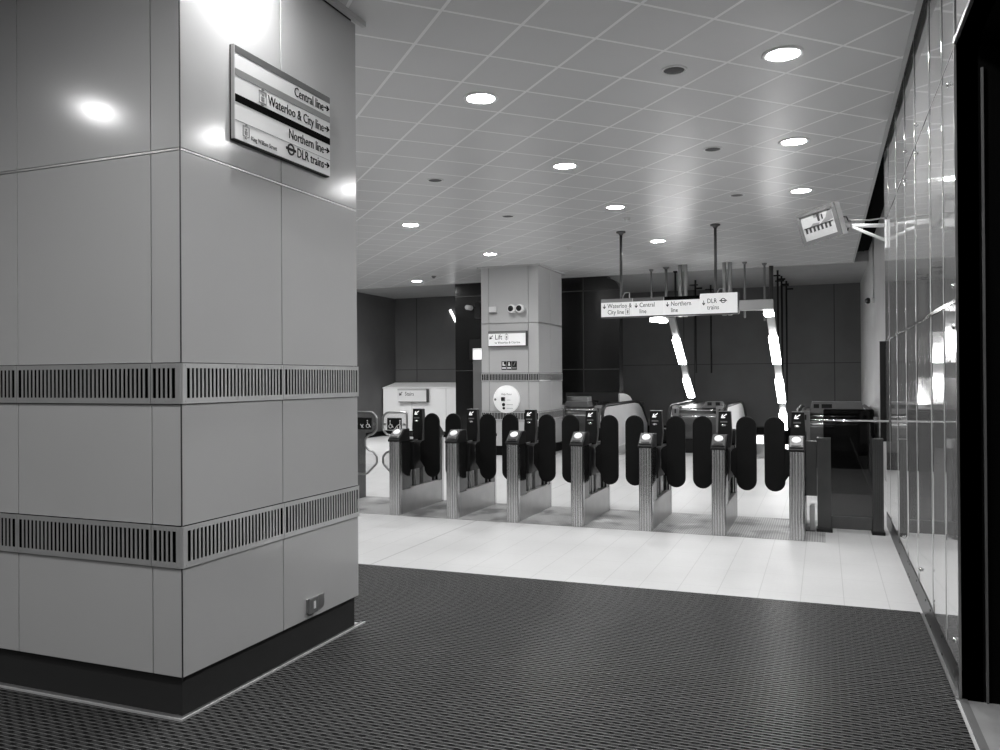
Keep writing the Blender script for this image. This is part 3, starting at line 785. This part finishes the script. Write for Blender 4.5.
obj('side_sensor', MB().lathe([(.024, yy+.004), (.024, yy-.008)], (-6.32, 0, 1.165), 'y', 12), 'sign_grey', hp)
b = MB().box(-6.07, -5.98, yy-.001, yy+.002, 1.15, 1.158).box(-6.07, -5.93, yy-.001, yy+.002, 1.055, 1.063).box(-6.07, -5.93, yy-.001, yy+.002, .982, .99)
obj('caption_lines', b, 'sign_midgrey', hp)
t = thing('junction_box', 'small white box with dark underside high on the far clad pillar', 'box', (-6.4, QY0, 2.96))
obj('box', MB().box(-6.47, -6.315, QY0-.09, QY0, 2.975, 3.09), 'white_paint', t, .006)
obj('base', MB().box(-6.46, -6.325, QY0-.08, QY0, 2.955, 2.975), 'head_grey', t)
for x, l in ((-5.945, 'left of two round black-faced horns high on the far pillar'), (-5.765, 'right of two round black-faced horns high on the far pillar')):
    t = thing('projector_speaker', l, 'speaker', (x, QY0, 2.95), 'pair of round speakers on the far pillar')
    obj('rim', MB().lathe([(.06, QY0), (.085, QY0-.05), (.088, QY0-.15), (.080, QY0-.165), (.060, QY0-.165)], (x, 0, 3.025), 'y', 24), 'white_paint', t)
    obj('cone', MB().lathe([(.060, QY0-.164), (.058, QY0-.17), (.02, QY0-.168)], (x-.012, 0, 3.03), 'y', 20), 'black', t)

# ------------------------------------------------------------------ black stone wall behind the far pillar
pts = [(-8.41, -.0), (-4.314, 0), (-4.314, HC-.30)] + [(-4.314-.22*(1-math.cos(a)), HC-.30+.22*math.sin(a)) for a in [PI/2*k/6 for k in range(1, 7)]] + [(-8.41, HC-.08)]
pts = [(-8.41, 0), (-5.70, 0), (-5.70, 1.26), (-4.314, 1.26), (-4.314, 3.60)] + [(-4.314-.27*(1-math.cos(a)), 3.60+.27*math.sin(a)) for a in [PI/2*k/6 for k in range(1, 7)]] + [(-4.6, HC), (-8.41, HC)]
sw = struct('wall_black', MB().prism(pts, 'y', 18.25, 18.60), 'black_stone')
sw.name = 'wall_middle'
b = MB()
for z in (3.607, 1.795): b.box(-8.41, -4.32, 18.246, 18.252, z-.009, z+.009)
b.box(-5.165, -5.15, 18.246, 18.252, 1.26, HC)
obj('panel_joints', b, 'black_stone_joint', sw)
# doorway set in it at left of the pillar
d = struct('door_1', MB().box(-7.92, -7.1, 18.20, 18.25, 0, 2.06), 'head_grey')
obj('frame', MB().box(-8.0, -7.05, 18.17, 18.25, 2.33, 2.55).box(-8.0, -7.93, 18.17, 18.25, 2.06, 2.33), 'black', d)
obj('lit_panel', MB().box(-7.92, -7.1, 18.19, 18.25, 2.06, 2.33), 'screen_white', d)
t = thing('spot_lamp', 'small round spot lamp on the black wall left of the far pillar', 'lamp', (-7.75, 18.2, 3.3))
obj('housing', MB().cyl((-7.72, 18.25, 3.40), (-7.72, 18.02, 3.36), .07).box(-7.80, -7.66, 18.02, 18.2, 3.05, 3.30), 'black', t)
obj('lens', MB().lathe([(.055, 18.018), (.04, 18.012), (.01, 18.01)], (-7.99, 0, 3.32), 'y', 16).cyl((-7.99, 18.02, 3.32), (-7.99, 18.25, 3.32), .06), 'dim_lamp', t)
t = thing('wall_tube_light', 'short slanted white tube light on the far left wall', 'lamp', (-9.7, 20.9, 3.2))
obj('tube', MB().cyl((-9.80, 20.92, 3.54), (-9.62, 20.92, 3.20), .035), 'bulkhead', t)
obj('bracket', MB().box(-9.76, -9.66, 20.93, 21.0, 3.33, 3.41), 'head_grey', t)

# ------------------------------------------------------------------ stair enclosure
t = thing('stair_enclosure', 'bright white low stair enclosure with sloping cap at the far left', 'stair wall', (-10, 20.5, 0))
obj('wall_panel', MB().box(-11.56, -8.42, 20.2, 20.94, .16, 1.33), 'stair_white', t)
obj('cap', MB().prism([(20.197, 1.335), (20.197, 1.365), (20.94, 1.50), (20.94, 1.335)], 'x', -11.58, -8.42), 'stair_white', t)
obj('skirting', MB().box(-11.56, -8.42, 20.19, 20.94, 0, .16), 'plinth_black', t)
b = MB()
for x in (-10.65, -9.6, -8.9): b.box(x-.006, x+.006, 20.196, 20.201, .16, 1.33)
obj('panel_joints', b, 'sign_palegrey', t)
t = thing('stairs_sign', 'small white Stairs sign on the white stair enclosure', 'sign', (-10.6, 20.1, .98))
obj('frame', MB().box(-11.02, -10.12, 20.10, 20.196, .955, 1.325), 'steel_dark', t)
obj('sign_face', MB().box(-11.04, -10.15, 20.09, 20.102, .975, 1.325), 'sign_white', t)
obj('colour_band', MB().box(-11.04, -10.15, 20.087, 20.092, 1.285, 1.325), 'sign_palegrey', t)
obj('lettering', text_bm(MB(), 'Stairs', .15, (-10.81, 20.088, 1.14), '-y', 'LEFT', .001, .85), 'black', t)
obj('arrow', MB().prism(*flat('-y', (-10.94, 20.088, 1.19), arrow_pts(.14, PI*1.25))), 'black', t)

# ------------------------------------------------------------------ escalator ends
def escalator_end(label, x0, x1, Y, back, cap, win, wide=False, hl=True):
    """deck between two escalators: rounded steel front, handrails, sloping back"""
    t = thing('escalator_end', label, 'escalator', ((x0+x1)/2, Y, 0), 'escalator newel ends')
    top = .93
    front = [(Y+.30, 0), (Y+.05, .25), (Y+.02, .45), (Y-.03, .60), (Y-.04, .72), (Y-.01, .83), (Y+.08, .90), (Y+.25, top)]
    pf = front + [(Y+.30, top)]
    xa, xb = x0+.14, x1-.14
    obj('front_panel', MB().prism(pf, 'x', xa, xb, False), 'steel_dark', t)
    # side balustrades following the descent
    sl = math.tan(math.radians(30)); kb = min(back-1.0, 21.2)
    side = [(Y+.02, .12), (Y-.05, .45), (Y-.10, .62), (Y-.10, .74), (Y-.03, .86), (Y+.12, .93), (Y+.3, .955), (kb-.6, .965), (kb-.1, .93), (kb+.3, .80), (back, .80-(back-kb-.3)*sl*1.1), (back, -.4), (20.3, .0), (Y+.02, 0)]
    if back < 20: side = [(Y+.02, .12), (Y-.05, .45), (Y-.10, .62), (Y-.10, .74), (Y-.03, .86), (Y+.12, .93), (Y+.3, .955), (back, .955), (back, 0), (Y+.02, 0)]
    for xc, s in ((x0+.10, -1), (x1-.10, 1)):
        sd = obj('balustrade', MB().prism(side, 'x', xc-.03, xc+.03), 'escalator_white', t)
        hr = [(Y+.25, .55)] + [(Y+.0, .57), (Y-.09, .61), (Y-.14, .70), (Y-.13, .80), (Y-.05, .91), (Y+.10, .975), (Y+.3, .99), (kb-.6, .995), (kb-.1, .96), (kb+.3, .83), (back-.05, .83-(back-kb-.35)*sl*1.1)]
        if back < 20: hr = hr[:8] + [(back, .99)]
        obj('handrail', MB().tube([(xc+s*.03, p[0], p[1]) for p in hr], .036, 10), 'rubber', sd)
    for xc in (x0+.19, x1-.19):
        kp = obj('key_panel', MB().prism([(Y-.07, .45), (Y-.07, .93), (Y-.02, .99), (Y+.30, .99), (Y+.30, .45)], 'x', xc-.075, xc+.075), 'head_grey', t, .006)
        obj('keyhole', MB().box(xc-.018, xc+.018, Y-.075, Y-.069, .84, .93), 'black', kp)
    obj('deck_plate', MB().box(xa, xb, Y+.24, back, .90, .94), 'steel_dark', t)
    obj('trim_rail', MB().cyl((xa, Y-.045, .77), (xb, Y-.045, .77), .022).cyl((xa, Y+.03, .90), (xb, Y+.03, .90), .018), 'chrome', t)
    obj('skirt', MB().box(xa, xb, Y+.02, Y+.06, 0, .30), 'black', t)
    c0, c1, c2, c3 = cap
    cp = obj('control_box', MB().prism([(c0, .94), (c1, .94), (c3, 1.075 if not wide else 1.15), (c2, 1.075 if not wide else 1.15)], 'y', Y+.15, Y+.55), 'head_grey', t, .008)
    zt = 1.035 if not wide else 1.075
    b = MB()
    for wx in win: b.box(wx-.045, wx+.045, Y+.142, Y+.151, zt-.035, zt+.035)
    obj('indicator', b, 'black', cp)
    return t
e1 = escalator_end('left escalator end deck of steel beside the far pillar', -5.66, -4.42, 17.5, 22.2, (-5.47, -4.88, -5.40, -4.92), (-4.75, -4.62))
e2 = escalator_end('middle steel escalator end deck behind the central gates', -3.12, -1.83, 17.5, 22.2, (-2.42, -1.93, -2.34, -2.02), (-2.25, -2.08))
e3 = escalator_end('right steel escalator end deck with long control box behind the dark barrier', -.50, .83, 15.3, 18.2, (-.26, .66, -.20, .60), (-.13, .0, .08), True)
# pale fin panel behind the left deck
obj('side_fin', MB().prism([(19.3, .95), (19.3, 1.20)] + [(19.35+1.3*math.sin(a), .98+.24*math.cos(a)) for a in [PI/2*k/8 for k in range(9)]], 'x', -4.60, -4.56), 'escalator_white', e1)
obj('steel_case', MB().box(-5.42, -4.93, 17.75, 18.1, .94, 1.18), 'steel_plain', e1, .01)

# ------------------------------------------------------------------ raking tube lights
def rake(label, x, pts, tubes, horiz):
    t = thing('raking_light', label, 'light fitting', (x, pts[0][0], pts[0][1]), 'raking escalator lights')
    path = [Vector((x, p[0], p[1])) for p in pts]
    # housing: rectangular bar following the path
    b = MB()
    for A, B in zip(path, path[1:]):
        d = (B-A).normalized(); n_ = Vector((0, -d.z, d.y))
        q = []
        for P_ in (A, B):
            for w_, h_ in ((-.07, .02), (.07, .02), (.07, .12), (-.07, .12)): q.append(b.b.verts.new(P_+Vector((w_, 0, 0))+n_*h_))
        for f_ in ((0,1,2,3), (7,6,5,4), (0,4,5,1), (1,5,6,2), (2,6,7,3), (3,7,4,0)): b._face([q[i] for i in f_])
    obj('housing', b, 'tube_housing', t)
    for (ya, za), (yb, zb) in tubes:
        A, B = Vector((x, ya, za)), Vector((x, yb, zb)); d = (B-A).normalized(); n_ = Vector((0, -d.z, d.y))
        b = MB(); q = []
        for P_ in (A, B):
            for w_, h_ in ((-.085, -.06), (.085, -.06), (.085, .015), (-.085, .015)): q.append(b.b.verts.new(P_+Vector((w_, 0, 0))+n_*h_))
        for f_ in ((0,1,2,3), (7,6,5,4), (0,4,5,1), (1,5,6,2), (2,6,7,3), (3,7,4,0)): b._face([q[i] for i in f_])
        obj('tube', b, 'tube', t, .02)
    if horiz:
        A = path[0]
        obj('head_beam', MB().box(min(x, horiz)-.09, max(x, horiz)+.09, A.y-.1, A.y+.1, A.z+.02, A.z+.20), 'tube_housing', t, .01)
    return t
rl = rake('left raking tube light descending behind the hanging sign', -3.08, [(15.9, 2.76), (17.9, 2.86), (18.45, 2.49), (19.44, 1.92), (19.87, 1.58), (20.72, 1.12)], (((15.95, 2.75), (17.0, 2.79)), ((18.49, 2.47), (19.40, 1.94)), ((19.89, 1.565), (20.70, 1.13))), None)
rr = rake('right raking tube light descending beside the middle escalator end', -.92, [(15.4, 2.78), (15.8, 2.76), (16.80, 2.39), (18.15, 1.905), (18.95, 1.545), (20.25, 1.0), (20.7, .67), (21.1, .28)], (((15.45, 2.77), (15.75, 2.755)), ((16.80, 2.39), (18.15, 1.905)), ((18.95, 1.545), (20.20, 1.02)), ((20.6, .74), (21.05, .33))), -2.2)
# bulkhead lamp low on the far wall
t = thing('bulkhead_light', 'small bright lamp low on the far wall between middle and right escalator ends', 'lamp', (-1.5, 22.2, -.16))
obj('base', MB().box(-1.66, -1.46, 22.2, 22.3, -.20, .09), 'white_paint', t)
obj('diffuser', MB().box(-1.64, -1.48, 22.14, 22.2, -.18, .07), 'bulkhead', t, .02)

# suspension tubes and rods around the raking lights
def rod(name, x, y, z0, r, label, m='conduit', head=False, group='ceiling hangers over the escalators'):
    t = thing(name, label, 'hanger', (x, y, z0), group)
    obj('rod', MB().cyl((x, y, z0), (x, y, HC), r, 12), m, t)
    if head: obj('cross_bar', MB().box(x-.02, x+.16, y-.02, y+.02, HC-.22, HC-.18).box(x-.14, x+.06, y-.02, y+.02, HC-.13, HC-.10), m, t)
    elif r < .04: obj('collar', MB().lathe([(r*2.2, 0), (r*2.2, -.02), (r*1.1, -.05)], (x, y, HC), 'z', 12), m, t)
rod('hanger_rod', -3.45, 17.6, 2.80, .022, 'thin hanger rod nearest the left end of the hanging sign')
rod('hanger_rod', -3.09, 17.35, 3.0, .03, 'medium hanger rod second from left behind the hanging sign')
rod('hanger_rod', -3.02, 18.1, 3.0, .022, 'dark hanger rod third from left behind the hanging sign', 'black')
rod('hanger_tube', -2.76, 17.15, 2.85, .043, 'left thick pale tube of the pair behind the Northern line box', 'steel_plain')
rod('hanger_tube', -2.655, 17.15, 2.85, .043, 'right thick pale tube of the pair behind the Northern line box', 'steel_plain')
rod('hanger_tube', -1.875, 17.17, 2.85, .043, 'left thick pale tube of the pair over the sign right end', 'steel_plain')
rod('hanger_tube', -1.765, 17.17, 2.85, .043, 'right thick pale tube of the pair over the sign right end', 'steel_plain')
rod('hanger_rod', -1.484, 17.25, 2.80, .022, 'thin pale hanger rod just right of the hanging sign', 'conduit')
rod('hanger_rod', -1.122, 17.6, 2.75, .022, 'thin hanger rod above the right raking light', 'conduit')
rod('hanger_tube', -1.02, 18.1, 2.10, .045, 'thick dark tube behind the top of the right raking light', 'steel_dark')
for k, (x, y, l) in enumerate(((-.93, 18.9, 'first dark drop rod with cross bars right of the right raking light'), (-.90, 20.0, 'second dark drop rod with cross bars right of the right raking light'), (-.84, 21.1, 'third farthest dark drop rod with cross bars at right raking light'), (-2.86, 20.0, 'dark drop rod with cross bars behind the Northern line box'), (-2.65, 21.2, 'farthest dark drop rod with cross bars left of the DLR box'))):
    rod('drop_rod', x, y, (1.85, 1.45, 1.0, 1.7, 1.7)[k], .022, l, 'black', True)

# ------------------------------------------------------------------ tilted monitor on the wall bracket
t = thing('wall_monitor', 'tilted rectangular monitor showing the gates, on a bracket from the right wall', 'monitor', (.0, 9.2, 3.17))
ct = math.radians(16); yw = math.radians(45)
e1_ = math.cos(ct)*R_ + math.sin(ct)*U_; e2_ = -math.sin(ct)*R_ + math.cos(ct)*U_
nv = (-math.cos(yw)*f - math.sin(yw)*e1_).normalized(); wv = (math.cos(yw)*e1_ - math.sin(yw)*f).normalized()
c0 = Vector((-.275, 9.2, 3.303)); W_, H_, D_ = .425, .345, .15
bl = Vector((-.186, 9.2, 2.974)); org = c0          # top-left of the front face
MM = Matrix((wv, -nv, e2_)).transposed().to_4x4(); MM.translation = org
def loc_box(mb, x0, x1, y0, y1, z0, z1): return mb.box(x0, x1, y0, y1, z0, z1)
obj('case', loc_box(MB(), 0, W_, .012, D_, -H_, 0).xf(MM), 'monitor_case', t, .008)
b = MB(); e = .042
for q in ((0, W_, -e, 0), (0, W_, -H_, -H_+e), (0, e, -H_+e, -e), (W_-e, W_, -H_+e, -e)): b.box(q[0], q[1], -.004, .012, q[2], q[3])
obj('bezel', b.xf(MM), 'monitor_frame', t)
b = MB()
b.box(e, W_-e, .008, .012, -H_+e, -e); b.mi = 1
b.prism([(.20, -.19), (.375, -.15), (.375, -.06), (.34, -.045), (.30, -.12)], 'y', .006, .008)
b.box(.18, .25, .006, .008, -.09, -.045); b.prism([(.10, -.185), (.20, -.185), (.23, -.15), (.16, -.14)], 'y', .006, .008)
b.mi = 2
for k in range(7): b.box(.065+.042*k, .065+.042*k+.022, .004, .006, -.230, -.175)
b.box(.215, .24, .004, .006, -.135, -.06); b.box(.26, .275, .004, .006, -.125, -.07); b.box(.055, .37, .0045, .006, -.178, -.168)
b.mi = 0
for k in range(7): b.box(.070+.042*k, .070+.042*k+.014, .003, .006, -.275, -.228)
obj('screen', b.xf(MM), ['pic_light', 'pic_mid', 'pic_dark'], t)
bc = org + wv*W_*.86 + (-nv)*D_ - e2_*H_*.72
obj('mounting_boss', MB().cyl(bc - (-nv)*.01, bc+Vector((.10, .0, .01)), .035), 'steel_plain', t)
wb = Vector((WX-.02, 9.22, 3.14))
obj('bracket_arm', MB().cyl(bc+Vector((.06, 0, 0)), wb, .020).cyl(bc+Vector((.10, 0, -.01)), wb+Vector((0, 0, -.15)), .016), 'white_paint', t)
obj('wall_plate', MB().box(WX-.022, WX, 9.16, 9.28, 2.90, 3.19), 'white_paint', t, .004)
obj('cable', MB().tube([bc+Vector(p) for p in ((-.05, 0, .04), (-.01, -.01, .10), (.06, -.01, .09), (.085, -.01, .03), (.07, -.01, -.05), (.02, 0, -.08))], .008, 8), 'rubber', t)
obj('conduit', MB().tube([bc+Vector((.08, -.02, .05)), (.45, 9.2, 3.20), (WX-.01, 9.2, 3.215)], .008, 8), 'steel_plain', t)
# dome camera with conduit on the shaft side wall
t = thing('dome_camera', 'small white dome camera below a vertical conduit on the far right wall', 'camera', (.82, 16.4, 2.9))
obj('bracket', MB().cyl((.86, 16.3, 2.97), (.79, 16.3, 2.97), .045), 'white_paint', t)
obj('dome', MB().lathe([(.045, .79), (.058, .76), (.052, .73), (.03, .705), (.005, .70)], (0, 16.3, 2.97), 'x', 18), 'black_gloss', t)
obj('conduit', MB().cyl((.845, 16.3, 3.0), (.845, 16.3, 4.3), .012), 'steel_plain', t)

# ------------------------------------------------------------------ world and view
w = bpy.data.worlds.new('world'); S.world = w; w.use_nodes = True
w.node_tree.nodes['Background'].inputs[0].default_value = (1, 1, 1, 1)
w.node_tree.nodes['Background'].inputs[1].default_value = .02
S.view_settings.view_transform = 'Standard'; S.view_settings.look = 'None'
S.view_settings.exposure = 0.; S.view_settings.gamma = 1.; S.view_settings.use_curve_mapping = False
try:
    S.cycles.use_denoising = True; S.cycles.sample_clamp_indirect = 6; S.cycles.max_bounces = 10
    S.cycles.diffuse_bounces = 5; S.cycles.glossy_bounces = 5; S.cycles.transparent_max_bounces = 12
except Exception: pass
